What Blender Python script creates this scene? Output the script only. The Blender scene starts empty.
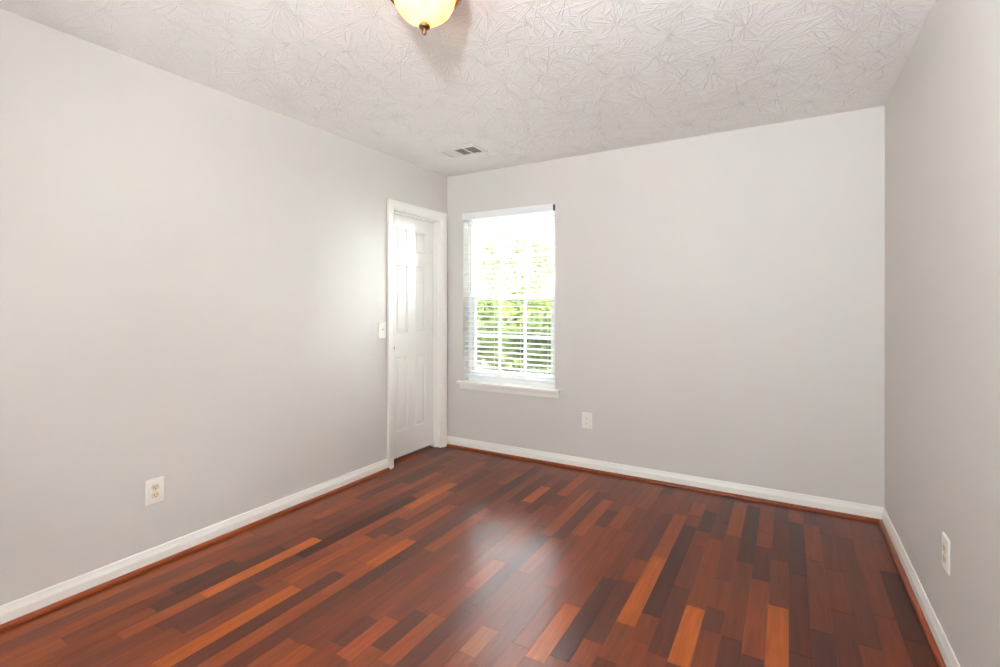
import bpy, bmesh, math, random
from mathutils import Vector, Matrix

random.seed(7)
C = bpy.context.scene.collection
SC = bpy.context.scene
PI = math.pi
W, L, H = 3.166, 4.55, 2.44          # room: x 0..W, y -L..0, z 0..H

# ------------------------------------------------------------------ camera
cd = bpy.data.cameras.new('camera')
cam = bpy.data.objects.new('camera', cd); C.objects.link(cam)
cam.location = (2.677, -3.627, 1.270)
cam.rotation_euler = (PI/2 - math.radians(0.06), 0, math.radians(30.29))
cd.sensor_width = 36.0
cd.lens = 36.0 * 492.9 / 1000.0
cd.shift_y = -0.0274
cd.clip_start = 0.02
SC.camera = cam

# ------------------------------------------------------------------ world (bright hazy sky)
wd = bpy.data.worlds.new('sky'); SC.world = wd; wd.use_nodes = True
bg = wd.node_tree.nodes['Background']
bg.inputs['Color'].default_value = (0.94, 0.975, 1.0, 1)
bg.inputs['Strength'].default_value = 54.0

# sun on the garden
sd = bpy.data.lights.new('sun', 'SUN'); sd.energy = 9.0; sd.angle = math.radians(2.0); sd.color = (1, .95, .86)
sun = bpy.data.objects.new('sun', sd); C.objects.link(sun)
sun.rotation_euler = (math.radians(48), 0, math.radians(25))

# portable flash above the camera (throws the lamp's shadow on the ceiling)
fd = bpy.data.lights.new('flash', 'SPOT'); fd.energy = 185; fd.shadow_soft_size = 0.045; fd.color = (.86, .935, 1.0)
fd.spot_size = math.radians(168); fd.spot_blend = 1.0
fl = bpy.data.objects.new('flash', fd); C.objects.link(fl)
fl.location = (2.56, -3.95, 1.785)
fl.rotation_euler = Vector((-.02, .80, .80)).to_track_quat('-Z', 'Y').to_euler()

# exposure
SC.view_settings.view_transform = 'Standard'
SC.view_settings.look = 'None'
SC.view_settings.exposure = 0.74
SC.view_settings.gamma = 1.0
SC.view_settings.use_curve_mapping = False
SC.cycles.max_bounces = 12
SC.cycles.diffuse_bounces = 8
SC.cycles.transparent_max_bounces = 24
SC.cycles.sample_clamp_indirect = 12.0

# ------------------------------------------------------------------ materials
def srgb(r, g, b):
    f = lambda c: (c/255/12.92) if c/255 <= .04045 else ((c/255+.055)/1.055)**2.4
    return (f(r), f(g), f(b), 1)

def mat(name, col, rough=.5, metal=0, spec=.5, noise=0.0, nscale=20, bump=0, bscale=80):
    m = bpy.data.materials.new(name); m.use_nodes = True
    nt = m.node_tree; b = nt.nodes['Principled BSDF']
    b.inputs['Base Color'].default_value = col
    b.inputs['Roughness'].default_value = rough
    b.inputs['Metallic'].default_value = metal
    b.inputs['Specular IOR Level'].default_value = spec
    tc = nt.nodes.new('ShaderNodeTexCoord')
    if noise:
        n = nt.nodes.new('ShaderNodeTexNoise'); n.inputs['Scale'].default_value = nscale; n.inputs['Detail'].default_value = 3
        nt.links.new(tc.outputs['Object'], n.inputs['Vector'])
        mx = nt.nodes.new('ShaderNodeMix'); mx.data_type = 'RGBA'
        mx.inputs[6].default_value = tuple(c*(1-noise) for c in col[:3]) + (1,)
        mx.inputs[7].default_value = tuple(min(1, c*(1+noise)) for c in col[:3]) + (1,)
        nt.links.new(n.outputs['Fac'], mx.inputs[0]); nt.links.new(mx.outputs[2], b.inputs['Base Color'])
    if bump:
        n = nt.nodes.new('ShaderNodeTexNoise'); n.inputs['Scale'].default_value = bscale; n.inputs['Detail'].default_value = 4
        nt.links.new(tc.outputs['Object'], n.inputs['Vector'])
        bp = nt.nodes.new('ShaderNodeBump'); bp.inputs['Strength'].default_value = bump; bp.inputs['Distance'].default_value = .002
        nt.links.new(n.outputs['Fac'], bp.inputs['Height']); nt.links.new(bp.outputs[0], b.inputs['Normal'])
    return m

M = {}
M['wall'] = mat('wall_paint', (.66, .635, .605, 1), .62, spec=.25, noise=.012, nscale=2.5, bump=.12, bscale=160)
M['trim'] = mat('trim_paint', (.88, .865, .82, 1), .30)
M['door'] = mat('door_paint', (.88, .87, .83, 1), .32)
M['plate'] = mat('plate_plastic', (.88, .86, .80, 1), .30)
M['ivory'] = mat('ivory_plastic', (.74, .66, .47, 1), .35)
M['slot'] = mat('socket_slot', (.05, .04, .03, 1), .6)
M['screw'] = mat('screw_metal', (.62, .58, .5, 1), .35, metal=.9)
M['vinyl'] = mat('window_vinyl', (.90, .91, .91, 1), .35)
M['blind'] = mat('blind_white', (.84, .85, .86, 1), .38)
def translucent(m, fac):
    nt = m.node_tree; b = nt.nodes['Principled BSDF']; o = [n for n in nt.nodes if n.type == 'OUTPUT_MATERIAL'][0]
    t = nt.nodes.new('ShaderNodeBsdfTranslucent'); t.inputs['Color'].default_value = (.95, .96, .95, 1); x = nt.nodes.new('ShaderNodeMixShader'); x.inputs[0].default_value = fac
    nt.links.new(b.outputs[0], x.inputs[1]); nt.links.new(t.outputs[0], x.inputs[2]); nt.links.new(x.outputs[0], o.inputs[0])
    return m
M['slat'] = translucent(mat('slat_white_vinyl', (.90, .91, .91, 1), .4), .40)
M['cord'] = mat('blind_cord', (.70, .70, .68, 1), .7)
M['bracket'] = mat('blind_bracket', (.12, .11, .09, 1), .4, metal=.6)
M['bronze'] = mat('bronze_metal', (.16, .085, .045, 1), .34, metal=.85, noise=.25, nscale=40)
M['duct'] = mat('duct_dark', (.035, .035, .03, 1), .8)
M['vent'] = mat('vent_enamel', (.80, .78, .73, 1), .35)
M['bark'] = mat('bark', (.12, .085, .06, 1), .9, noise=.4, nscale=12)
M['drive'] = mat('driveway_concrete', (.55, .54, .51, 1), .9, noise=.08, nscale=3)
M['lawn'] = mat('lawn_grass', (.10, .12, .05, 1), .9, noise=.35, nscale=9)
M['hall'] = mat('closet_dark', (.30, .28, .26, 1), .8)

# thin glass
def glass_mat():
    m = bpy.data.materials.new('window_glass'); m.use_nodes = True; nt = m.node_tree; nt.nodes.clear()
    o = nt.nodes.new('ShaderNodeOutputMaterial'); t = nt.nodes.new('ShaderNodeBsdfTransparent'); g = nt.nodes.new('ShaderNodeBsdfGlossy')
    g.inputs['Roughness'].default_value = .02; t.inputs['Color'].default_value = (.93, .95, .94, 1)
    f = nt.nodes.new('ShaderNodeFresnel'); f.inputs['IOR'].default_value = 1.45
    x = nt.nodes.new('ShaderNodeMixShader')
    nt.links.new(f.outputs[0], x.inputs[0]); nt.links.new(t.outputs[0], x.inputs[1]); nt.links.new(g.outputs[0], x.inputs[2]); nt.links.new(x.outputs[0], o.inputs[0])
    return m
M['glass'] = glass_mat()
def screen_mat():
    m = bpy.data.materials.new('insect_screen_mesh'); m.use_nodes = True; nt = m.node_tree; nt.nodes.clear()
    o = nt.nodes.new('ShaderNodeOutputMaterial'); t = nt.nodes.new('ShaderNodeBsdfTransparent'); g = nt.nodes.new('ShaderNodeBsdfDiffuse')
    g.inputs['Color'].default_value = (.05, .05, .05, 1)
    x = nt.nodes.new('ShaderNodeMixShader'); x.inputs[0].default_value = .42
    nt.links.new(t.outputs[0], x.inputs[1]); nt.links.new(g.outputs[0], x.inputs[2]); nt.links.new(x.outputs[0], o.inputs[0])
    return m
M['screen'] = screen_mat()

def shade_mat():
    m = bpy.data.materials.new('alabaster_glass'); m.use_nodes = True; nt = m.node_tree; nt.nodes.clear()
    o = nt.nodes.new('ShaderNodeOutputMaterial'); t = nt.nodes.new('ShaderNodeBsdfTranslucent'); d = nt.nodes.new('ShaderNodeBsdfDiffuse'); g = nt.nodes.new('ShaderNodeBsdfGlossy')
    g.inputs['Roughness'].default_value = .12
    tc = nt.nodes.new('ShaderNodeTexCoord'); n = nt.nodes.new('ShaderNodeTexNoise'); n.inputs['Scale'].default_value = 7; n.inputs['Distortion'].default_value = 1.5
    r = nt.nodes.new('ShaderNodeValToRGB'); r.color_ramp.elements[0].position = .35; r.color_ramp.elements[0].color = (.86, .58, .22, 1)
    r.color_ramp.elements[1].position = .6; r.color_ramp.elements[1].color = (.95, .76, .42, 1)
    nt.links.new(tc.outputs['Object'], n.inputs['Vector']); nt.links.new(n.outputs['Fac'], r.inputs[0])
    nt.links.new(r.outputs[0], t.inputs['Color']); d.inputs['Color'].default_value = (.9, .84, .66, 1)
    a = nt.nodes.new('ShaderNodeMixShader'); a.inputs[0].default_value = .35
    b = nt.nodes.new('ShaderNodeMixShader'); b.inputs[0].default_value = .05
    nt.links.new(t.outputs[0], a.inputs[1]); nt.links.new(d.outputs[0], a.inputs[2])
    nt.links.new(a.outputs[0], b.inputs[1]); nt.links.new(g.outputs[0], b.inputs[2]); nt.links.new(b.outputs[0], o.inputs[0])
    return m
M['shade'] = shade_mat()

def leaf_mat(name, c1, c2, scale):
    m = bpy.data.materials.new(name); m.use_nodes = True; nt = m.node_tree; nt.nodes.clear()
    o = nt.nodes.new('ShaderNodeOutputMaterial'); d = nt.nodes.new('ShaderNodeBsdfDiffuse'); t = nt.nodes.new('ShaderNodeBsdfTranslucent')
    tc = nt.nodes.new('ShaderNodeTexCoord'); n = nt.nodes.new('ShaderNodeTexNoise'); n.inputs['Scale'].default_value = scale
    r = nt.nodes.new('ShaderNodeValToRGB'); r.color_ramp.elements[0].position = .35; r.color_ramp.elements[0].color = c1
    r.color_ramp.elements[1].position = .65; r.color_ramp.elements[1].color = c2
    nt.links.new(tc.outputs['Object'], n.inputs['Vector']); nt.links.new(n.outputs['Fac'], r.inputs[0])
    nt.links.new(r.outputs[0], d.inputs['Color']); nt.links.new(r.outputs[0], t.inputs['Color'])
    a = nt.nodes.new('ShaderNodeMixShader'); a.inputs[0].default_value = .4
    nt.links.new(d.outputs[0], a.inputs[1]); nt.links.new(t.outputs[0], a.inputs[2]); nt.links.new(a.outputs[0], o.inputs[0])
    return m
M['leaf_hedge'] = leaf_mat('hedge_leaves', (.05, .072, .026, 1), (.125, .15, .043, 1), 1.6)
M['leaf_tree'] = leaf_mat('tree_leaves', (.12, .155, .080, 1), (.25, .30, .14, 1), 1.2)

# ceiling: stomped brush texture, ridges fanning out of scattered centres
def ceiling_mat():
    m = bpy.data.materials.new('stomped_ceiling'); m.use_nodes = True; nt = m.node_tree; N = nt.nodes; K = nt.links.new
    b = N['Principled BSDF']; b.inputs['Base Color'].default_value = (.92, .905, .885, 1); b.inputs['Roughness'].default_value = .6
    b.inputs['Specular IOR Level'].default_value = .35
    tc = N.new('ShaderNodeTexCoord')
    def layer(offset, vscale, weight):
        mp = N.new('ShaderNodeMapping'); mp.inputs['Location'].default_value = offset; K(tc.outputs['Object'], mp.inputs['Vector'])
        wn = N.new('ShaderNodeTexNoise'); wn.inputs['Scale'].default_value = 6; K(mp.outputs[0], wn.inputs['Vector'])
        wa = N.new('ShaderNodeVectorMath'); wa.operation = 'MULTIPLY_ADD'; K(wn.outputs['Color'], wa.inputs[0]); wa.inputs[1].default_value = (.05, .05, 0); K(mp.outputs[0], wa.inputs[2])
        v = N.new('ShaderNodeTexVoronoi'); v.voronoi_dimensions = '2D'; v.inputs['Scale'].default_value = vscale; v.inputs['Randomness'].default_value = 1
        K(wa.outputs[0], v.inputs['Vector'])
        sub = N.new('ShaderNodeVectorMath'); sub.operation = 'SUBTRACT'; K(wa.outputs[0], sub.inputs[0]); K(v.outputs['Position'], sub.inputs[1])
        sp = N.new('ShaderNodeSeparateXYZ'); K(sub.outputs[0], sp.inputs[0])
        at = N.new('ShaderNodeMath'); at.operation = 'ARCTAN2'; K(sp.outputs['Y'], at.inputs[0]); K(sp.outputs['X'], at.inputs[1])
        ln = N.new('ShaderNodeVectorMath'); ln.operation = 'LENGTH'; K(sub.outputs[0], ln.inputs[0])
        sc = N.new('ShaderNodeVectorMath'); sc.operation = 'SCALE'; K(v.outputs['Position'], sc.inputs[0]); sc.inputs['Scale'].default_value = 37
        cb = N.new('ShaderNodeCombineXYZ')
        a6 = N.new('ShaderNodeMath'); a6.operation = 'MULTIPLY'; K(at.outputs[0], a6.inputs[0]); a6.inputs[1].default_value = 7.0
        r6 = N.new('ShaderNodeMath'); r6.operation = 'MULTIPLY'; K(ln.outputs['Value'], r6.inputs[0]); r6.inputs[1].default_value = 24
        K(a6.outputs[0], cb.inputs['X']); K(r6.outputs[0], cb.inputs['Y'])
        ad = N.new('ShaderNodeVectorMath'); K(cb.outputs[0], ad.inputs[0]); K(sc.outputs[0], ad.inputs[1])
        n = N.new('ShaderNodeTexNoise'); n.inputs['Scale'].default_value = 1.3; n.inputs['Detail'].default_value = 2; n.inputs['Roughness'].default_value = .6
        K(ad.outputs[0], n.inputs['Vector'])
        r = N.new('ShaderNodeMapRange'); r.inputs['From Min'].default_value = .54; r.inputs['From Max'].default_value = .66; K(n.outputs['Fac'], r.inputs['Value'])
        mk = N.new('ShaderNodeMapRange'); mk.inputs['From Min'].default_value = .035; mk.inputs['From Max'].default_value = .10; mk.inputs['To Max'].default_value = weight; K(ln.outputs['Value'], mk.inputs['Value'])
        w = N.new('ShaderNodeMath'); w.operation = 'MULTIPLY'; K(r.outputs[0], w.inputs[0]); K(mk.outputs[0], w.inputs[1])
        return w
    a = layer((0, 0, 0), 3.6, 1.0); c0 = layer((3.1, 1.7, 0), 4.3, 1.0); c1 = layer((7.3, 4.9, 0), 4.0, 1.0)
    c = N.new('ShaderNodeMath'); c.operation = 'MAXIMUM'; K(c0.outputs[0], c.inputs[0]); K(c1.outputs[0], c.inputs[1])
    mx = N.new('ShaderNodeMath'); mx.operation = 'MAXIMUM'; K(a.outputs[0], mx.inputs[0]); K(c.outputs[0], mx.inputs[1])
    fn = N.new('ShaderNodeTexNoise'); fn.inputs['Scale'].default_value = 60; K(tc.outputs['Object'], fn.inputs['Vector'])
    s = N.new('ShaderNodeMath'); s.operation = 'MULTIPLY_ADD'; K(fn.outputs['Fac'], s.inputs[0]); s.inputs[1].default_value = .35; K(mx.outputs[0], s.inputs[2])
    bp = N.new('ShaderNodeBump'); bp.inputs['Strength'].default_value = 1.0; bp.inputs['Distance'].default_value = .0020
    K(s.outputs[0], bp.inputs['Height']); K(bp.outputs[0], b.inputs['Normal'])
    return m
M['ceiling'] = ceiling_mat()

def wood_mat(name, use_attr, base=(.3, .09, .03, 1), rough=.2):
    m = bpy.data.materials.new(name); m.use_nodes = True; nt = m.node_tree; N = nt.nodes; K = nt.links.new
    b = N['Principled BSDF']
    if use_attr:
        at = N.new('ShaderNodeAttribute'); at.attribute_name = 'tone'; col = at.outputs['Color']
        uv = N.new('ShaderNodeUVMap'); uv.uv_map = 'plank'; vec = uv.outputs[0]
    else:
        rg = N.new('ShaderNodeRGB'); rg.outputs[0].default_value = base; col = rg.outputs[0]
        tc = N.new('ShaderNodeTexCoord'); vec = tc.outputs['Object']
    mp = N.new('ShaderNodeMapping'); mp.inputs['Scale'].default_value = (1, .06, 1); K(vec, mp.inputs['Vector'])
    n1 = N.new('ShaderNodeTexNoise'); n1.inputs['Scale'].default_value = 45; n1.inputs['Detail'].default_value = 3; n1.inputs['Distortion'].default_value = .6; K(mp.outputs[0], n1.inputs['Vector'])
    mp2 = N.new('ShaderNodeMapping'); mp2.inputs['Scale'].default_value = (1, .02, 1); K(vec, mp2.inputs['Vector'])
    n2 = N.new('ShaderNodeTexNoise'); n2.inputs['Scale'].default_value = 400; n2.inputs['Detail'].default_value = 2; K(mp2.outputs[0], n2.inputs['Vector'])
    r1 = N.new('ShaderNodeMapRange'); r1.inputs['From Min'].default_value = .3; r1.inputs['From Max'].default_value = .7; r1.inputs['To Min'].default_value = .80; r1.inputs['To Max'].default_value = 1.20; K(n1.outputs['Fac'], r1.inputs['Value'])
    r2 = N.new('ShaderNodeMapRange'); r2.inputs['From Min'].default_value = .3; r2.inputs['From Max'].default_value = .7; r2.inputs['To Min'].default_value = .84; r2.inputs['To Max'].default_value = 1.14; K(n2.outputs['Fac'], r2.inputs['Value'])
    mm = N.new('ShaderNodeMath'); mm.operation = 'MULTIPLY'; K(r1.outputs[0], mm.inputs[0]); K(r2.outputs[0], mm.inputs[1])
    sc = N.new('ShaderNodeVectorMath'); sc.operation = 'SCALE'; K(col, sc.inputs[0]); K(mm.outputs[0], sc.inputs['Scale'])
    K(sc.outputs[0], b.inputs['Base Color'])
    b.inputs['Roughness'].default_value = rough
    b.inputs['Specular IOR Level'].default_value = .33
    if use_attr:
        # worn lacquer: soft large unevenness of the gloss, fine pores
        tc = N.new('ShaderNodeTexCoord')
        n3 = N.new('ShaderNodeTexNoise'); n3.inputs['Scale'].default_value = 3.5; n3.inputs['Detail'].default_value = 3; K(tc.outputs['Object'], n3.inputs['Vector'])
        r3 = N.new('ShaderNodeMapRange'); r3.inputs['To Min'].default_value = rough-.007; r3.inputs['To Max'].default_value = rough+.010; K(n3.outputs['Fac'], r3.inputs['Value']); K(r3.outputs[0], b.inputs['Roughness'])
    bp = N.new('ShaderNodeBump'); bp.inputs['Strength'].default_value = .25; bp.inputs['Distance'].default_value = .0004
    K(n2.outputs['Fac'], bp.inputs['Height']); K(bp.outputs[0], b.inputs['Normal'])
    return m
M['floor'] = wood_mat('cherry_planks', True, rough=.283)
M['shoe'] = wood_mat('cherry_shoe_moulding', False, (.24, .052, .014, 1), .3)

# ------------------------------------------------------------------ mesh helpers
def obj(name, bm, m, parent=None, smooth=False, bevel=0, seg=2):
    bmesh.ops.recalc_face_normals(bm, faces=bm.faces)
    me = bpy.data.meshes.new(name); bm.to_mesh(me); bm.free()
    if m: me.materials.append(m)
    if smooth:
        for p in me.polygons: p.use_smooth = True
    o = bpy.data.objects.new(name, me); C.objects.link(o)
    if parent: o.parent = parent
    if bevel:
        md = o.modifiers.new('bevel', 'BEVEL'); md.width = bevel; md.segments = seg; md.limit_method = 'ANGLE'; md.angle_limit = math.radians(40)
    return o

def box(bm, x0, x1, y0, y1, z0, z1, mtx=None):
    vs = [bm.verts.new((x, y, z)) for x in (x0, x1) for y in (y0, y1) for z in (z0, z1)]
    for f in ((0,1,3,2),(4,6,7,5),(0,4,5,1),(2,3,7,6),(0,2,6,4),(1,5,7,3)):
        bm.faces.new([vs[i] for i in f])
    if mtx is not None: bmesh.ops.transform(bm, matrix=mtx, verts=vs)
    return vs

def lathe(bm, prof, n=48, cx=0, cy=0, cz=0, axis='z'):
    """prof: list of (r, z); r=0 makes a pole."""
    rings = []
    def P(r, a, z):
        if axis == 'z': return (cx+r*math.cos(a), cy+r*math.sin(a), cz+z)
        if axis == 'x': return (cx+z, cy+r*math.cos(a), cz+r*math.sin(a))
        return (cx+r*math.cos(a), cy+z, cz+r*math.sin(a))
    for r, z in prof:
        if r < 1e-6: rings.append([bm.verts.new(P(0, 0, z))])
        else: rings.append([bm.verts.new(P(r, 2*PI*k/n, z)) for k in range(n)])
    for a, b in zip(rings, rings[1:]):
        for k in range(n):
            k2 = (k+1) % n
            if len(a) == 1 and len(b) == 1: continue
            if len(a) == 1: bm.faces.new([a[0], b[k], b[k2]])
            elif len(b) == 1: bm.faces.new([a[k], b[0], a[k2]])
            else: bm.faces.new([a[k], b[k], b[k2], a[k2]])

def sweep(bm, prof, A, B, miterA=0, miterB=0, out=(0, 0, 1), up=(0, 0, 1), caps=True):
    """extrude a closed profile [(u,v)] from A to B; u along `out`, v along `up`; mitre = shift along the run per u."""
    A, B, out, up = Vector(A), Vector(B), Vector(out), Vector(up)
    d = (B-A).normalized()
    a = [bm.verts.new(A + out*u + up*v + d*(miterA*u)) for u, v in prof]
    b = [bm.verts.new(B + out*u + up*v - d*(miterB*u)) for u, v in prof]
    n = len(prof)
    for k in range(n):
        bm.faces.new([a[k], a[(k+1) % n], b[(k+1) % n], b[k]])
    if caps: bm.faces.new(a); bm.faces.new(b)

def tube(bm, pts, r, n=8):
    rings = []
    for i, p in enumerate(pts):
        p = Vector(p); q = Vector(pts[min(i+1, len(pts)-1)]); o_ = Vector(pts[max(i-1, 0)])
        d = (q-o_).normalized(); s = d.cross(Vector((0, 1, .13))).normalized(); t = d.cross(s)
        rr = r[i] if isinstance(r, (list, tuple)) else r
        rings.append([bm.verts.new(p + (s*math.cos(2*PI*k/n)+t*math.sin(2*PI*k/n))*rr) for k in range(n)])
    for a, b in zip(rings, rings[1:]):
        for k in range(n): bm.faces.new([a[k], a[(k+1) % n], b[(k+1) % n], b[k]])
    bm.faces.new(rings[0]); bm.faces.new(rings[-1])

def empty(name, loc=(0, 0, 0), rotz=0, **kw):
    o = bpy.data.objects.new(name, None); C.objects.link(o); o.location = loc; o.rotation_euler = (0, 0, rotz)
    o.empty_display_size = .05
    for k, v in kw.items(): o[k] = v
    return o
def tag(o, **kw):
    for k, v in kw.items(): o[k] = v
    return o
def struct(o): o['kind'] = 'structure'; return o
NB = bmesh.new

# ------------------------------------------------------------------ floor: strip planks
# row k spans x = X0+k*PW .. ; strips seen in the place: (y0, y1, tone)
PW, X0 = .0751, -.023
PLANKS={
 0:[(-0.53, -0.29, 'n')],
 4:[(-2.47, -2.18, 'D'), (-0.92, -0.5, 'D')],
 5:[(-2.58, -1.97, 'd')],
 6:[(-2.73, -2.42, 'o'), (-2.42, -1.81, 'O')],
 7:[(-2.63, -1.98, 'd'), (-1.98, -1.1, 'D'), (-0.77, -0.23, 'o')],
 8:[(-1.26, -0.75, 'O')],
 9:[(-2.6, -2.17, 'n'), (-1.65, -1.39, 'd'), (-0.89, -0.4, 'd')],
 10:[(-2.74, -2.17, 'O'), (-1.58, -1.5, 'd')],
 11:[(-2.7, -1.99, 'd'), (-1.99, -1.87, 'o')],
 12:[(-1.87, -1.56, 'O'), (-0.6, -0.32, 'o')],
 13:[(-2.66, -2.05, 'd'), (-2.05, -1.74, 'D'), (-0.72, -0.13, 'D')],
 14:[(-2.55, -2.41, 'n'), (-1.11, -1.0, 'n')],
 16:[(-2.34, -2.16, 'd'), (-0.79, -0.48, 'O')],
 17:[(-2.38, -2.12, 'o')],
 18:[(-2.28, -2.03, 'd'), (-0.75, -0.58, 'd')],
 19:[(-2.32, -2.01, 'o'), (-2.01, -1.78, 'n'), (-1.78, -1.51, 'o')],
 20:[(-2.25, -1.93, 'd'), (-1.93, -1.88, 'd'), (-1.15, -0.36, 'o')],
 21:[(-1.15, -0.39, 'd')],
 22:[(-2.14, -1.97, 'p'), (-1.06, -0.49, 'o')],
 23:[(-2.17, -1.59, 'm'), (-0.89, -0.65, 'd')],
 24:[(-0.87, -0.52, 'o')],
 25:[(-2.04, -1.67, 'O')],
 26:[(-1.99, -1.39, 'D')],
 27:[(-1.98, -1.84, 'o'), (-1.84, -1.37, 'd'), (-1.15, -0.52, 'd')],
 28:[(-1.91, -1.68, 'n'), (-1.68, -1.07, 'O'), (-1.07, -0.49, 'o')],
 29:[(-1.57, -1.09, 'D'), (-1.09, -0.62, 'D'), (-0.46, -0.24, 'o')],
 30:[(-1.79, -1.3, 'd'), (-0.66, -0.36, 'D')],
 31:[(-1.81, -1.42, 'O'), (-0.72, -0.49, 'd')],
 32:[(-1.39, -1.14, 'n'), (-0.64, -0.09, 'o')],
 33:[(-1.75, -1.56, 'd'), (-0.91, -0.13, 'D')],
 34:[(-1.63, -1.05, 'n'), (-0.5, -0.18, 'n')],
 35:[(-1.66, -1.24, 'O'), (-0.8, -0.3, 'd')],
 36:[(-1.53, -0.91, 'd'), (-0.91, -0.27, 'D'), (-0.27, -0.12, 'n')],
 37:[(-1.57, -1.34, 'D'), (-0.72, -0.25, 'n')],
 38:[(-0.77, -0.35, 'd')],
 41:[(-1.23, -0.67, 'D')],
}

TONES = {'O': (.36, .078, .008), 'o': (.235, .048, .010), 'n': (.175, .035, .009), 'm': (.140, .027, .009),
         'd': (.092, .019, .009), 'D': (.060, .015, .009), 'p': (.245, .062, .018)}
def jit(c, a=.10):
    k = 1 + random.uniform(-a, a); return (c[0]*k, c[1]*k*(1+random.uniform(-.05, .05)), c[2]*k)
def fill_row(k):
    have = sorted(PLANKS.get(k, []))
    out = []; y = -L
    def rnd(a, b):
        p = a
        while p < b - 1e-4:
            q = min(b, p + random.choice([.35, .45, .6, .8, 1.0, 1.2]))
            if b - q < .15: q = b
            wts = [3.2, 2.5, .8, 5, .05] if (k < 16 and p < -1.6) else ([.2, 5, 2.6, 2, .2] if k > 27 else [.6, 5, 1.8, 3.5, .1])  # filler tones brighter at left, darker at right: light falloff put into colour
            out.append((p, q, random.choices('omdnD', wts)[0])); p = q
    for a, b, c in have:
        if a > y + 1e-4: rnd(y, a)
        out.append((a, b, c)); y = b
    if y < -.0: rnd(y, 0)
    # do not repeat the same tone in two neighbours of one row
    return out
bm = NB(); col = bm.loops.layers.float_color.new('tone'); uvl = bm.loops.layers.uv.new('plank')
k = 0
while X0 + k*PW < W:
    xa, xb = max(-.0, X0+k*PW), min(W, X0+(k+1)*PW)
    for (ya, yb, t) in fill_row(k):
        c = jit(TONES[t]); g = .0007; dz = .0006
        if k % 3: gl = .0003
        else: gl = g
        o_ = [(xa, ya, -dz), (xb, ya, -dz), (xb, yb, -dz), (xa, yb, -dz)]
        i_ = [(xa+gl, ya+g, 0), (xb-gl, ya+g, 0), (xb-gl, yb-g, 0), (xa+gl, yb-g, 0)]
        ov = [bm.verts.new(p) for p in o_]; iv = [bm.verts.new(p) for p in i_]
        fs = [bm.faces.new(iv)] + [bm.faces.new([ov[j], ov[(j+1) % 4], iv[(j+1) % 4], iv[j]]) for j in range(4)]
        ou, ow = random.uniform(0, 50), random.uniform(0, 50)
        for fi, f in enumerate(fs):
            for lp in f.loops:
                kk = 1 if fi == 0 else .45
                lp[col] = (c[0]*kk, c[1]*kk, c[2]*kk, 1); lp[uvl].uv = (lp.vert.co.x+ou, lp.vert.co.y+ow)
    k += 1
# the strips run on into the doorway
for xa, xb in ((-.115, -.098), (-.098, -.023), (-.023, 0)):
    ys_ = [-.716, random.uniform(-.5, -.25), -.074]
    for ya, yb in zip(ys_, ys_[1:]):
        f = bm.faces.new([bm.verts.new(p) for p in ((xa+.0003, ya, 0), (xb-.0003, ya, 0), (xb-.0003, yb, 0), (xa+.0003, yb, 0))])
        c = jit(TONES[random.choice('nod')])
        for lp in f.loops: lp[col] = (*c, 1); lp[uvl].uv = (lp.vert.co.x+9, lp.vert.co.y+7)
floor = struct(obj('floor', bm, M['floor']))
# sub-floor thickness
# closed slab under the strips
bm = NB(); box(bm, -.115, W+.02, -L-.02, .02, -.12, -.0012)
sl = obj('subfloor', bm, M['hall'], floor)

# ------------------------------------------------------------------ walls and ceiling
T = .115   # wall thickness
DY0, DY1, DZ = -.716, -.078, 2.042       # door opening in the left wall
WX0, WX1, WZ0, WZ1 = .180, 1.068, .600, 2.083   # window opening in the back wall
bm = NB()
box(bm, -T, 0, -L, DY0, 0, H); box(bm, -T, 0, DY1, T, 0, H); box(bm, -T, 0, DY0, DY1, DZ, H)
bmesh.ops.remove_doubles(bm, verts=bm.verts, dist=1e-5)
struct(obj('wall_left', bm, M['wall']))
BT = .16
bm = NB()
box(bm, 0, WX0, 0, BT, 0, H); box(bm, WX1, W, 0, BT, 0, H); box(bm, WX0, WX1, 0, BT, 0, WZ0-.020); box(bm, WX0, WX1, 0, BT, WZ1, H)
struct(obj('wall_back', bm, M['wall']))
bm = NB(); box(bm, W, W+T, -L, BT, 0, H); struct(obj('wall_right', bm, M['wall']))
QX0, QX1, QZ0, QZ1 = .85, 1.85, .60, 2.06       # added fill-light window, unseen behind the camera
bm = NB()
box(bm, -T, QX0, -L-T, -L, 0, H); box(bm, QX1, W+T, -L-T, -L, 0, H); box(bm, QX0, QX1, -L-T, -L, 0, QZ0); box(bm, QX0, QX1, -L-T, -L, QZ1, H)
struct(obj('wall_front', bm, M['wall']))
bm = NB(); box(bm, -T, W+T, -L-T, BT, H, H+.12); struct(obj('ceiling', bm, M['ceiling']))

# ------------------------------------------------------------------ baseboards and shoe moulding
BH = .088
base = [(0, .012), (.0135, .012), (.0135, BH-.036), (.0128, BH-.031), (.0105, BH-.024), (.0075, BH-.013), (.0060, BH-.004), (.004, BH), (0, BH)]
shoe = [(.0, 0), (.019, 0), (.0185, .006), (.017, .011), (.0135, .0155), (.009, .0185), (.004, .0195), (0, .0195)]
shoe = [(u+.0135, v) for u, v in shoe]
def run(name, prof, A, B, out, ma, mb, m):
    bm = NB(); sweep(bm, prof, A, B, ma, mb, out); return struct(obj(name, bm, m))
CASL = -.776   # outer edge of the left door casing
run('baseboard_left', base, (0, -L, 0), (0, CASL, 0), (1, 0, 0), 1, 0, M['trim'])
run('baseboard_back', base, (.0, 0, 0), (W, 0, 0), (0, -1, 0), 0, 1, M['trim'])
run('baseboard_right', base, (W, 0, 0), (W, -L, 0), (-1, 0, 0), 1, 1, M['trim'])
run('baseboard_front', base, (W, -L, 0), (0, -L, 0), (0, 1, 0), 1, 1, M['trim'])
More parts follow.
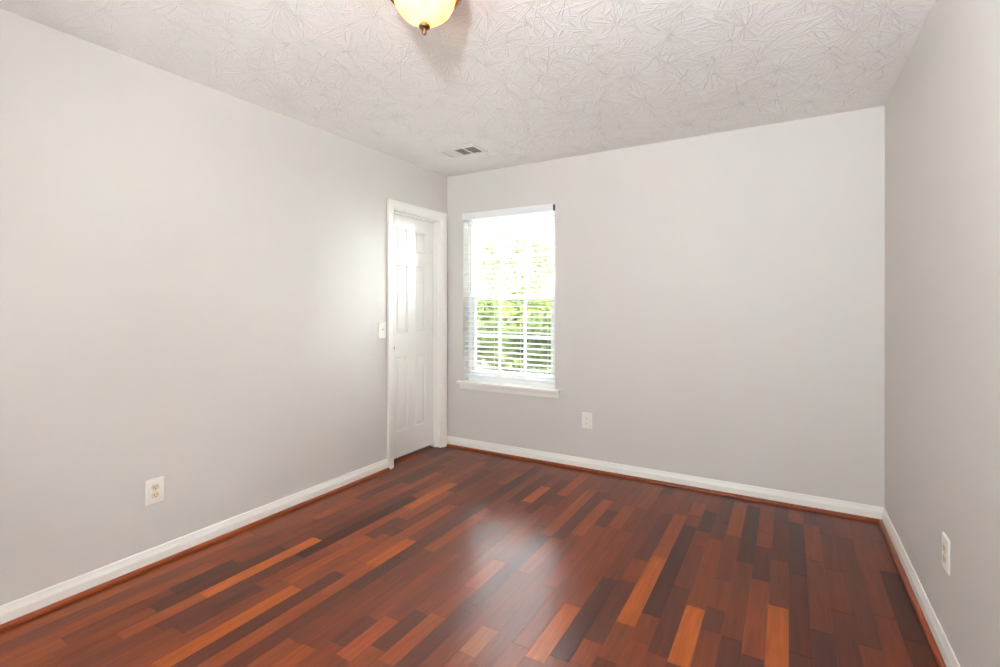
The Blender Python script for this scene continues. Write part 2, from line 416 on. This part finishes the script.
run('trim_1', shoe, (0, -L, 0), (0, CASL, 0), (1, 0, 0), 1, 0, M['shoe'])
run('trim_2', shoe, (.018, 0, 0), (W, 0, 0), (0, -1, 0), 0, 1, M['shoe'])
run('trim_3', shoe, (W, 0, 0), (W, -L, 0), (-1, 0, 0), 1, 1, M['shoe'])

# ------------------------------------------------------------------ door
door = struct(empty('door_1', (-.08, (DY0+DY1)/2, 0)))
DO = Vector(door.location)
def dp(name, bm, m, **kw):
    bmesh.ops.translate(bm, verts=bm.verts, vec=-DO); return obj(name, bm, m, door, **kw)
# jamb lining
bm = NB(); jt = .018
box(bm, -T, 0, DY0, DY0+jt, 0, DZ); box(bm, -T, 0, DY1-jt, DY1, 0, DZ); box(bm, -T, 0, DY0+jt, DY1-jt, DZ-jt, DZ)
st = .011
box(bm, -.078, -.044, DY0+jt, DY0+jt+st, 0, DZ-jt); box(bm, -.078, -.044, DY1-jt-st, DY1-jt, 0, DZ-jt); box(bm, -.078, -.044, DY0+jt+st, DY1-jt-st, DZ-jt-st, DZ-jt)
dp('door_jamb', bm, M['trim'], bevel=.0015)
# casing with a stepped profile, mitred at the head.  u = out of the wall, v = across
cas = [(u, v*1.12) for u, v in [(0, 0), (.009, 0), (.011, .003), (.0095, .008), (.0125, .013), (.0165, .030), (.0175, .046), (.0175, .054), (.0145, .058), (0, .058)]]
CY0, CY1, CZ = DY0+.006-.0, DY1-.006, DZ-.006      # inner edges of the casing
def casing(y_in, s, zb, zt):
    bm = NB()
    a = [bm.verts.new((u, y_in+s*v, zb)) for u, v in cas]; b = [bm.verts.new((u, y_in+s*v, zt+v)) for u, v in cas]
    for k_ in range(len(cas)): bm.faces.new([a[k_], a[(k_+1) % len(cas)], b[(k_+1) % len(cas)], b[k_]])
    bm.faces.new(a); bm.faces.new(b); return bm
dp('door_casing', casing(CY0, -1, 0, CZ), M['trim']); dp('door_casing', casing(CY1, 1, 0, CZ), M['trim'])
bm = NB()
a = [bm.verts.new((u, CY0-v, CZ+v)) for u, v in cas]; b = [bm.verts.new((u, CY1+v, CZ+v)) for u, v in cas]
for k_ in range(len(cas)): bm.faces.new([a[k_], a[(k_+1) % len(cas)], b[(k_+1) % len(cas)], b[k_]])
bm.faces.new(a); bm.faces.new(b); dp('door_casing', bm, M['trim'])
# six-panel slab; front face x = -.08
fy0, fy1, fz0, fz1, fx = DY0+jt+.003, DY1-jt-.003, .026, DZ-jt-.003, -.080
ys = [fy0, fy0+.105, fy0+.105+.148, fy1-.105-.148, fy1-.105, fy1]
zs = [fz0, .238, .850, 1.045, 1.605, 1.725, 1.905, fz1]
bm = NB()
g = [[bm.verts.new((fx, y, z)) for z in zs] for y in ys]
def sunk(q):   # q: 4 corner verts of a panel: ogee groove then raised field
    prev = q
    cy = sum(v.co.y for v in q)/4; cz = sum(v.co.z for v in q)/4
    for ins, dx in ((.004, -.0035), (.010, -.0085), (.018, -.0085), (.032, -.0025), (.036, -.002)):
        cur = []
        for v in q:
            cur.append(bm.verts.new((fx+dx, v.co.y + (ins if v.co.y < cy else -ins), v.co.z + (ins if v.co.z < cz else -ins))))
        for j in range(4): bm.faces.new([prev[j], prev[(j+1) % 4], cur[(j+1) % 4], cur[j]])
        prev = cur
    bm.faces.new(prev)
for i in range(5):
    for j in range(7):
        q = [g[i][j], g[i+1][j], g[i+1][j+1], g[i][j+1]]
        if i in (1, 3) and j in (1, 3, 5): sunk(q)
        else: bm.faces.new(q)
bk = [bm.verts.new((-.115, y, z)) for y, z in ((fy0, fz0), (fy1, fz0), (fy1, fz1), (fy0, fz1))]
bm.faces.new(bk)
edge = [[g[i][0] for i in range(6)], [g[5][j] for j in range(8)], [g[i][7] for i in range(5, -1, -1)], [g[0][j] for j in range(7, -1, -1)]]
for e, (p, q) in zip(edge, ((0, 1), (1, 2), (2, 3), (3, 0))): bm.faces.new(e + [bk[q], bk[p]])
slab = dp('door_slab', bm, M['door'])
# small round bronze pull near the latch edge
bm = NB(); lathe(bm, [(0, .004), (.012, .004), (.020, .005), (.025, .004), (.0265, .001), (.0265, 0), (0, 0)], 28, fx, fy0+.062, .925, 'x')
pull = dp('flush_pull', bm, M['bronze'], smooth=True); pull['label'] = 'small dark bronze pull'
# closet behind, so the gap under the door is dark
bm = NB()
for bx_ in ((-.9, -T, -1.0, -.98, 0, 2.3), (-.9, -T, .14, .16, 0, 2.3), (-.92, -.9, -1.0, .16, 0, 2.3), (-.92, -T, -1.0, .16, 2.3, 2.32), (-.92, -T, -1.0, .16, -.10, -.002)):
    box(bm, *bx_)
struct(obj('closet_box', bm, M['hall']))

# ------------------------------------------------------------------ window
win = struct(empty('window_1', (.624, 0, WZ0)))
WO = Vector(win.location)
def wp(name, bm, m, parent=None, **kw):
    bmesh.ops.translate(bm, verts=bm.verts, vec=-WO); return obj(name, bm, m, parent or win, **kw)
def rect_frame(bm, x0, x1, z0, z1, y0, y1, wl, wr, wb, wt):
    box(bm, x0, x0+wl, y0, y1, z0, z1); box(bm, x1-wr, x1, y0, y1, z0, z1)
    box(bm, x0+wl, x1-wr, y0, y1, z0, z0+wb); box(bm, x0+wl, x1-wr, y0, y1, z1-wt, z1)
bm = NB(); rect_frame(bm, WX0, WX1, WZ0, WZ1, .075, .155, .030, .030, .030, .030)
wp('window_frame', bm, M['vinyl'], bevel=.002)
FX0, FX1 = WX0+.030, WX1-.030
MR = 1.345
def sash(name, z0, z1, y0, bot, top, muntin_z):
    bm = NB(); rect_frame(bm, FX0, FX1, z0, z1, y0, y0+.028, .040, .040, bot, top)
    s = wp(name, bm, M['vinyl'], bevel=.002)
    gx0, gx1 = FX0+.04, FX1-.04
    bm = NB(); box(bm, gx0-.005, gx1+.005, y0+.012, y0+.016, z0+bot-.005, z1-top+.005); gl_ = wp('pane', bm, M['glass']); gl_.parent = s
    bm = NB()
    for kx in (1, 2):
        xm = gx0 + (gx1-gx0)*kx/3; box(bm, xm-.010, xm+.010, y0+.006, y0+.021, z0+bot, z1-top)
    box(bm, gx0, gx1, y0+.0055, y0+.0215, muntin_z-.010, muntin_z+.010)
    mu = wp('muntin_grid', bm, M['vinyl']); mu.parent = s
    return s
sash('lower_sash', WZ0+.042, MR+.02, .082, .055, .040, 1.005)
sash('upper_sash', MR-.02, WZ1-.030, .114, .040, .040, 1.70)
bm = NB(); box(bm, FX0+.01, FX1-.01, .1475, .1485, WZ0+.045, MR+.01)
wp('insect_screen', bm, M['screen'])
# stool and apron
bm = NB(); box(bm, WX0-.047, WX1+.048, -.044, 0, WZ0-.020, WZ0); box(bm, WX0, WX1, 0, .159, WZ0-.020, WZ0+.0)
bmesh.ops.remove_doubles(bm, verts=bm.verts, dist=1e-5)
wp('window_sill', bm, M['trim'], bevel=.004)
bm = NB(); ap = [(0, 0), (.007, 0), (.010, .006), (.012, .030), (.015, .044), (.015, .052), (0, .052)]
sweep(bm, ap, (WX0-.030, 0, WZ0-.072), (WX1+.033, 0, WZ0-.072), 0, 0, (0, -1, 0)); wp('window_apron', bm, M['trim'])

# unseen window added behind the camera to even out the daylight
fill_win = struct(empty('added_fill_window', ((QX0+QX1)/2, -L, QZ0)))
def wq(name, bm, m):
    bmesh.ops.translate(bm, verts=bm.verts, vec=-Vector(fill_win.location)); return obj(name, bm, m, fill_win, bevel=0)
bm = NB(); rect_frame(bm, QX0, QX1, QZ0, QZ1, -L-.10, -L-.05, .05, .05, .05, .05); wq('window_frame', bm, M['vinyl'])
bm = NB(); box(bm, QX0+.05, QX1-.05, -L-.092, -L-.064, 1.31, 1.35); wq('meeting_rail', bm, M['vinyl'])
bm = NB(); box(bm, QX0+.045, QX1-.045, -L-.080, -L-.076, QZ0+.045, QZ1-.045); wq('pane', bm, M['glass'])
bm = NB(); box(bm, QX0-.045, QX1+.045, -L, -L+.04, QZ0-.02, QZ0); wq('window_sill', bm, M['trim'])

# ------------------------------------------------------------------ blind
BX0, BX1 = WX0+.006, WX1-.008
blind = empty('window_blind', (.624, .03, WZ1-.005), label='white slatted blind with valance hanging lowered in the window', category='blind')
BO = Vector(blind.location)
def bp_(name, bm, m, parent=None, **kw):
    bmesh.ops.translate(bm, verts=bm.verts, vec=-BO); o = obj(name, bm, m, blind, **kw); return o
bm = NB(); box(bm, BX0+.004, BX1-.004, .004, .058, WZ1-.050, WZ1-.004)
bp_('headrail', bm, M['blind'], bevel=.002)
vp = [(0, 0), (.006, .0), (.009, .004), (.009, .018), (.0075, .021), (.0075, .036), (.009, .039), (.009, .056), (.006, .060), (0, .060)]
bm = NB(); sweep(bm, [(u, v) for u, v in vp], (WX0-.006, -.004, WZ1-.056), (BX1-.004, -.004, WZ1-.056), 0, 0, (0, -1, 0)); bp_('valance', bm, M['blind'])
bm = NB(); box(bm, BX1-.003, BX1+.006, -.016, .03, WZ1-.050, WZ1-.006); bp_('bracket', bm, M['bracket'])['label'] = 'dark metal bracket'
SL0, SL1, NS = .690, 2.008, 31
tilt = math.radians(-5)
bm = NB()
for i in range(NS):
    z = SL0 + (SL1-SL0)*i/(NS-1)
    # crowned slat, room side edge slightly lowered
    pts = []
    for j in range(5):
        u = -.025 + .05*j/4; c_ = .0022*(1-(u/.025)**2); pts.append((u, c_))
    prof = [(u, c+.0014) for u, c in pts] + [(u, c-.0014) for u, c in reversed(pts)]
    ca, sa = math.cos(-tilt), math.sin(-tilt)
    prof = [(u*ca - v*sa, u*sa + v*ca) for u, v in prof]
    sweep(bm, prof, (BX0, .031, z), (BX1, .031, z), 0, 0, (0, 1, 0))
bp_('slats', bm, M['slat'])
bm = NB(); box(bm, BX0, BX1, .008, .055, .638, .660); bp_('bottom_rail', bm, M['blind'], bevel=.004)
for x in (.235, .50, .755, 1.005):
    bm = NB()
    for y in (.0045, .0575): box(bm, x-.0009, x+.0009, y-.0006, y+.0006, .66, WZ1-.05)
    bp_('ladder_cord', bm, M['cord'])
bm = NB(); tube(bm, [(.263, -.001, 2.03), (.264, -.005, 1.9), (.265, -.006, 1.385)], .0042, 8); bp_('tilt_wand', bm, M['cord'], smooth=True)
bm = NB(); tube(bm, [(.289, -.003, 2.03), (.289, -.005, 1.22)], .0011, 6); lathe(bm, [(0, 0), (.006, .002), (.005, .02), (.002, .03), (0, .03)], 12, .289, -.005, 1.195)
bp_('lift_cord', bm, M['cord'])

# ------------------------------------------------------------------ ceiling light
lamp = empty('ceiling_light', (1.583, -2.276, H), label='flush ceiling light with alabaster glass bowl, bronze rim and finial', category='ceiling light')
bm = NB()
lathe(bm, [(0, 0), (.070, 0), (.075, -.006), (.073, -.016), (.060, -.026), (.057, -.038), (.070, -.046), (.105, -.057), (.124, -.064), (.1315, -.072), (.1330, -.083), (.127, -.090), (.114, -.089), (.111, -.082), (.09, -.070), (0, -.062)], 72)
obj('canopy', bm, M['bronze'], lamp, smooth=True)
bm = NB(); R_ = .1080; dpt = .100
pr = [(R_*math.sin(a), -.086 - dpt*math.cos(a)**1.0) for a in [PI/2*k/16 for k in range(17)]]
pr = [(r, z) for r, z in pr]
inn = [(r*.965, -.086 + (z+.086)*.965) for r, z in reversed(pr)]
lathe(bm, pr + inn, 72)
obj('lamp_shade', bm, M['shade'], lamp, smooth=True)
bm = NB(); lathe(bm, [(0, -.172), (.012, -.175), (.0195, -.183), (.0205, -.188), (.016, -.194), (.010, -.197), (.0060, -.201), (.0082, -.206), (.0078, -.212), (.0045, -.217), (0, -.219)], 32)
bmesh.ops.translate(bm, verts=bm.verts, vec=(0, 0, -.010)); obj('finial', bm, M['bronze'], lamp, smooth=True)
# two bulbs inside the bowl
def bulb_mat():
    m = bpy.data.materials.new('bulb_glow'); m.use_nodes = True; b = m.node_tree.nodes['Principled BSDF']
    b.inputs['Base Color'].default_value = (.9, .85, .7, 1); b.inputs['Emission Color'].default_value = (1, .80, .52, 1); b.inputs['Emission Strength'].default_value = 12
    return m
BG = bulb_mat()
for s in (-1, 1):
    bm = NB(); lathe(bm, [(0, -.118), (.010, -.116), (.018, -.108), (.020, -.100), (.015, -.088), (.010, -.080), (.010, -.068)], 20, s*.045, 0, .012)
    obj('bulb', bm, BG, lamp, smooth=True)
for s in (-1, 1):
    ld = bpy.data.lights.new('bulb_light', 'POINT'); ld.energy = 8; ld.color = (1, .58, .28); ld.shadow_soft_size = .022
    lo = bpy.data.objects.new('bulb_light', ld); C.objects.link(lo); lo.parent = lamp; lo.location = (s*.045, 0, -.118)

# ------------------------------------------------------------------ ceiling vent
vent = empty('ceiling_vent', (.545, -.540, H), label='white metal air register in the ceiling above the door', category='vent')
hx, hy, t_ = .165, .098, .006
bm = NB()
ix, iy = .140, .068
# stamped frame with sloping edge
def ring(hx_, hy_, z): return [bm.verts.new((x, y, z)) for x, y in ((-hx_, -hy_), (hx_, -hy_), (hx_, hy_), (-hx_, hy_))]
rs = [ring(hx, hy, 0), ring(hx, hy, -.002), ring(hx-.012, hy-.012, -t_), ring(ix, iy, -t_), ring(ix, iy, 0)]
for a, b in zip(rs, rs[1:]):
    for j in range(4): bm.faces.new([a[j], a[(j+1) % 4], b[(j+1) % 4], b[j]])
for x in (-.0385, .0505): box(bm, x-.008, x+.008, -iy, iy, -t_-.0005, 0)
obj('vent_frame', bm, M['vent'], vent)
bm = NB(); box(bm, -ix, ix, -iy, iy, -.0018, -.0004); obj('duct_opening', bm, M['duct'], vent)['label'] = 'dark duct opening'
bm = NB()
for x in [-.130 + .0125*j for j in range(7)]:        # closed bay: blades leaning shut
    box(bm, -.0075, .0075, -iy, iy, -.0005, .0005, Matrix.Translation((x, 0, -.0045)) @ Matrix.Rotation(math.radians(8), 4, 'Y'))
for x0_, n_ in ((-.022, 5), (.066, 6)):
    for j in range(n_):
        box(bm, -.0022, .0022, -iy, iy, -.0004, .0004, Matrix.Translation((x0_+.0135*j, 0, -.0042)) @ Matrix.Rotation(math.radians(62), 4, 'Y'))
obj('louvre_blades', bm, M['vent'], vent)

# ------------------------------------------------------------------ wall plates; local frame: plate faces -Y, wall at y=0
def rbox(bm, hx_, hz_, y0, y1, r=.004, n=4, cx=0, cz=0):
    def loop(y, ins):
        out = []
        for (sx, sz, a0) in ((1, 1, 0), (-1, 1, 90), (-1, -1, 180), (1, -1, 270)):
            for j in range(n+1):
                a = math.radians(a0 + 90*j/n); out.append(bm.verts.new((cx+sx*(hx_-ins-r)+r*math.cos(a), y, cz+sz*(hz_-ins-r)+r*math.sin(a))))
        return out
    ls = [loop(y0, 0), loop(y0+(y1-y0)*.45, 0), loop(y1, .0028)]
    for a, b in zip(ls, ls[1:]):
        for j in range(len(a)): bm.faces.new([a[j], a[(j+1) % len(a)], b[(j+1) % len(b)], b[j]])
    bm.faces.new(ls[0]); bm.faces.new(ls[-1])
def make_outlet(loc, rot, label, ivory=True):
    t = empty('wall_outlet', loc, rot, label=label, category='outlet')
    bm = NB(); rbox(bm, .041, .061, 0, -.0062, .004); obj('cover_plate', bm, M['plate'], t)
    for s in (-1, 1):
        bm = NB(); lathe(bm, [(0, -.0085), (.0155, -.0085), (.0168, -.0072), (.0172, -.005), (0, -.005)], 28, 0, 0, s*.0195, 'y')
        for v in bm.verts: v.co.z = s*.0195 + max(-.0135, min(.0135, v.co.z - s*.0195))
        r = obj('receptacle', bm, M['ivory'] if ivory else M['plate'], t)
        if ivory: r['label'] = 'ivory socket face'
        bm = NB()
        box(bm, -.0075, -.0052, -.0089, -.0083, s*.0195-.002, s*.0195+.007); box(bm, .0052, .0075, -.0089, -.0083, s*.0195-.001, s*.0195+.006)
        lathe(bm, [(0, -.0089), (.0026, -.0089), (.0026, -.0083), (0, -.0083)], 12, 0, 0, s*.0195-.007, 'y')
        obj('slots', bm, M['slot'], r)
    bm = NB(); lathe(bm, [(0, -.0075), (.002, -.0075), (.0032, -.0066), (.0032, -.006), (0, -.006)], 14, 0, 0, 0, 'y'); obj('screw', bm, M['screw'], t)
    return t
make_outlet((0, -2.396, .363), PI/2, 'white outlet low on the long left wall, with ivory sockets')
make_outlet((1.337, 0, .382), 0, 'white outlet low on the back wall to the right of the window', False)
make_outlet((W, -1.312, .388), -PI/2, 'white outlet seen edge-on low on the right wall')
sw = empty('light_switch', (0, -.832, 1.082), PI/2, label='white toggle light switch on the left wall beside the door', category='light switch')
bm = NB(); rbox(bm, .040, .061, 0, -.0062, .004); obj('cover_plate', bm, M['plate'], sw)
bm = NB(); box(bm, -.006, .006, -.0072, -.006, -.0125, .0125)
box(bm, -.0042, .0042, -.017, -.006, -.004, .004, Matrix.Translation((0, 0, .003)) @ Matrix.Rotation(math.radians(-24), 4, 'X')); obj('toggle', bm, M['plate'], sw, bevel=.0008)
for s in (-1, 1):
    bm = NB(); lathe(bm, [(0, -.0073), (.002, -.0073), (.003, -.0066), (.003, -.006), (0, -.006)], 14, 0, 0, s*.030, 'y'); obj('screw', bm, M['plate'], sw)

# ------------------------------------------------------------------ garden outside the window
GZ = -.35
bm = NB(); box(bm, -7, 9, -9.2, -8.8, GZ, 5.6); struct(obj('added_facade', bm, mat('added_facade_siding', (.18, .175, .175, 1), .9, noise=.05, nscale=3)))  # unseen facade added to dim the sky and stop sun through the rear window
bm = NB(); box(bm, -22, 12, -12, -L-.3, GZ-.2, GZ); struct(obj('side_yard', bm, M['drive']))
bm = NB(); box(bm, -22, 12, BT+.25, 26, GZ-.2, GZ); struct(obj('lawn', bm, M['lawn']))
bm = NB(); box(bm, -14, 12, BT+.3, 5.6, GZ, GZ+.04); struct(obj('driveway', bm, M['drive']))
def foliage(bm, cx, cy, cz, rx, ry, rz, n, s0, s1, hollow=.55):
    for _ in range(n):
        while True:
            p = Vector((random.uniform(-1, 1), random.uniform(-1, 1), random.uniform(-1, 1)))
            if hollow < p.length < 1: break
        q = Vector((cx+p.x*rx, cy+p.y*ry, cz+p.z*rz))
        if q.z < GZ + .05: continue
        s = random.uniform(s0, s1)
        a = Vector((random.gauss(0, 1), random.gauss(0, 1), random.gauss(0, .6))).normalized(); b = a.cross(Vector((random.gauss(0, 1), random.gauss(0, 1), random.gauss(0, 1)))).normalized()
        v = [bm.verts.new(q + a*s), bm.verts.new(q + b*s*.45), bm.verts.new(q - a*s), bm.verts.new(q - b*s*.45)]
        bm.faces.new(v)
def hedge(x0, x1, y, h, label):
    t = empty('hedge', ((x0+x1)/2, y, GZ), label=label, category='hedge')
    n = int((x1-x0)/.9); bm = NB(); st = NB()
    for j in range(n):
        x = -(x1-x0)/2 + .45 + .9*j
        for _ in range(3): foliage(bm, x+random.uniform(-.2, .2), random.uniform(-.2, .2), h*random.uniform(.35, .62), .75, .6, h*.45, 950, .06, .11, .1)
        tube(st, [(x, 0, 0), (x+.05, .05, h*.4), (x-.08, 0, h*.8)], [.035, .025, .01], 6)
    obj('foliage', bm, M['leaf_hedge'], t); obj('stem', st, M['bark'], t)
def tree(x, y, h, r, label, group=None, n=11000, cz=.58):
    t = empty('tree', (x, y, GZ), label=label, category='tree')
    if group: t['group'] = group
    bm = NB(); tube(bm, [(0, 0, 0), (.05, 0, h*.3), (-.05, .05, h*.62), (0, 0, h*.9)], [.16, .12, .08, .02], 10)
    for j in range(6):
        a = j*1.05; z = h*(.35+.08*j); tube(bm, [(0, 0, z), (r*.4*math.cos(a), r*.4*math.sin(a), z+.4), (r*.8*math.cos(a), r*.8*math.sin(a), z+.9)], [.05, .03, .01], 6)
    obj('trunk', bm, M['bark'], t)
    bm = NB()
    for _ in range(10):
        a = random.uniform(0, 2*PI); rr = random.uniform(0, r*.6)
        foliage(bm, rr*math.cos(a), rr*math.sin(a), h*random.uniform(cz-.32, cz+.25), r*.55, r*.55, h*.2, n//10, .06, .13, .2)
    obj('foliage', bm, M['leaf_tree'], t)
hedge(-9.9, 9.9, 6.9, 2.0, 'leafy green hedge outside, filling the lower window panes')
tree(-5.7, 12.0, 5.0, 2.0, 'pale green tree outside behind the hedge, filling the upper window panes', n=24000)
for x in (-1.8, 1.2, 4.2, 7.2):  # unseen trees added to keep sky glare off the left wall
    tree(x, 11.9, 9.0, 1.28, 'pale green tree behind the hedge, added out of view to block sky light', 'added sky-blocking trees beyond the hedge', n=16000, cz=.56)
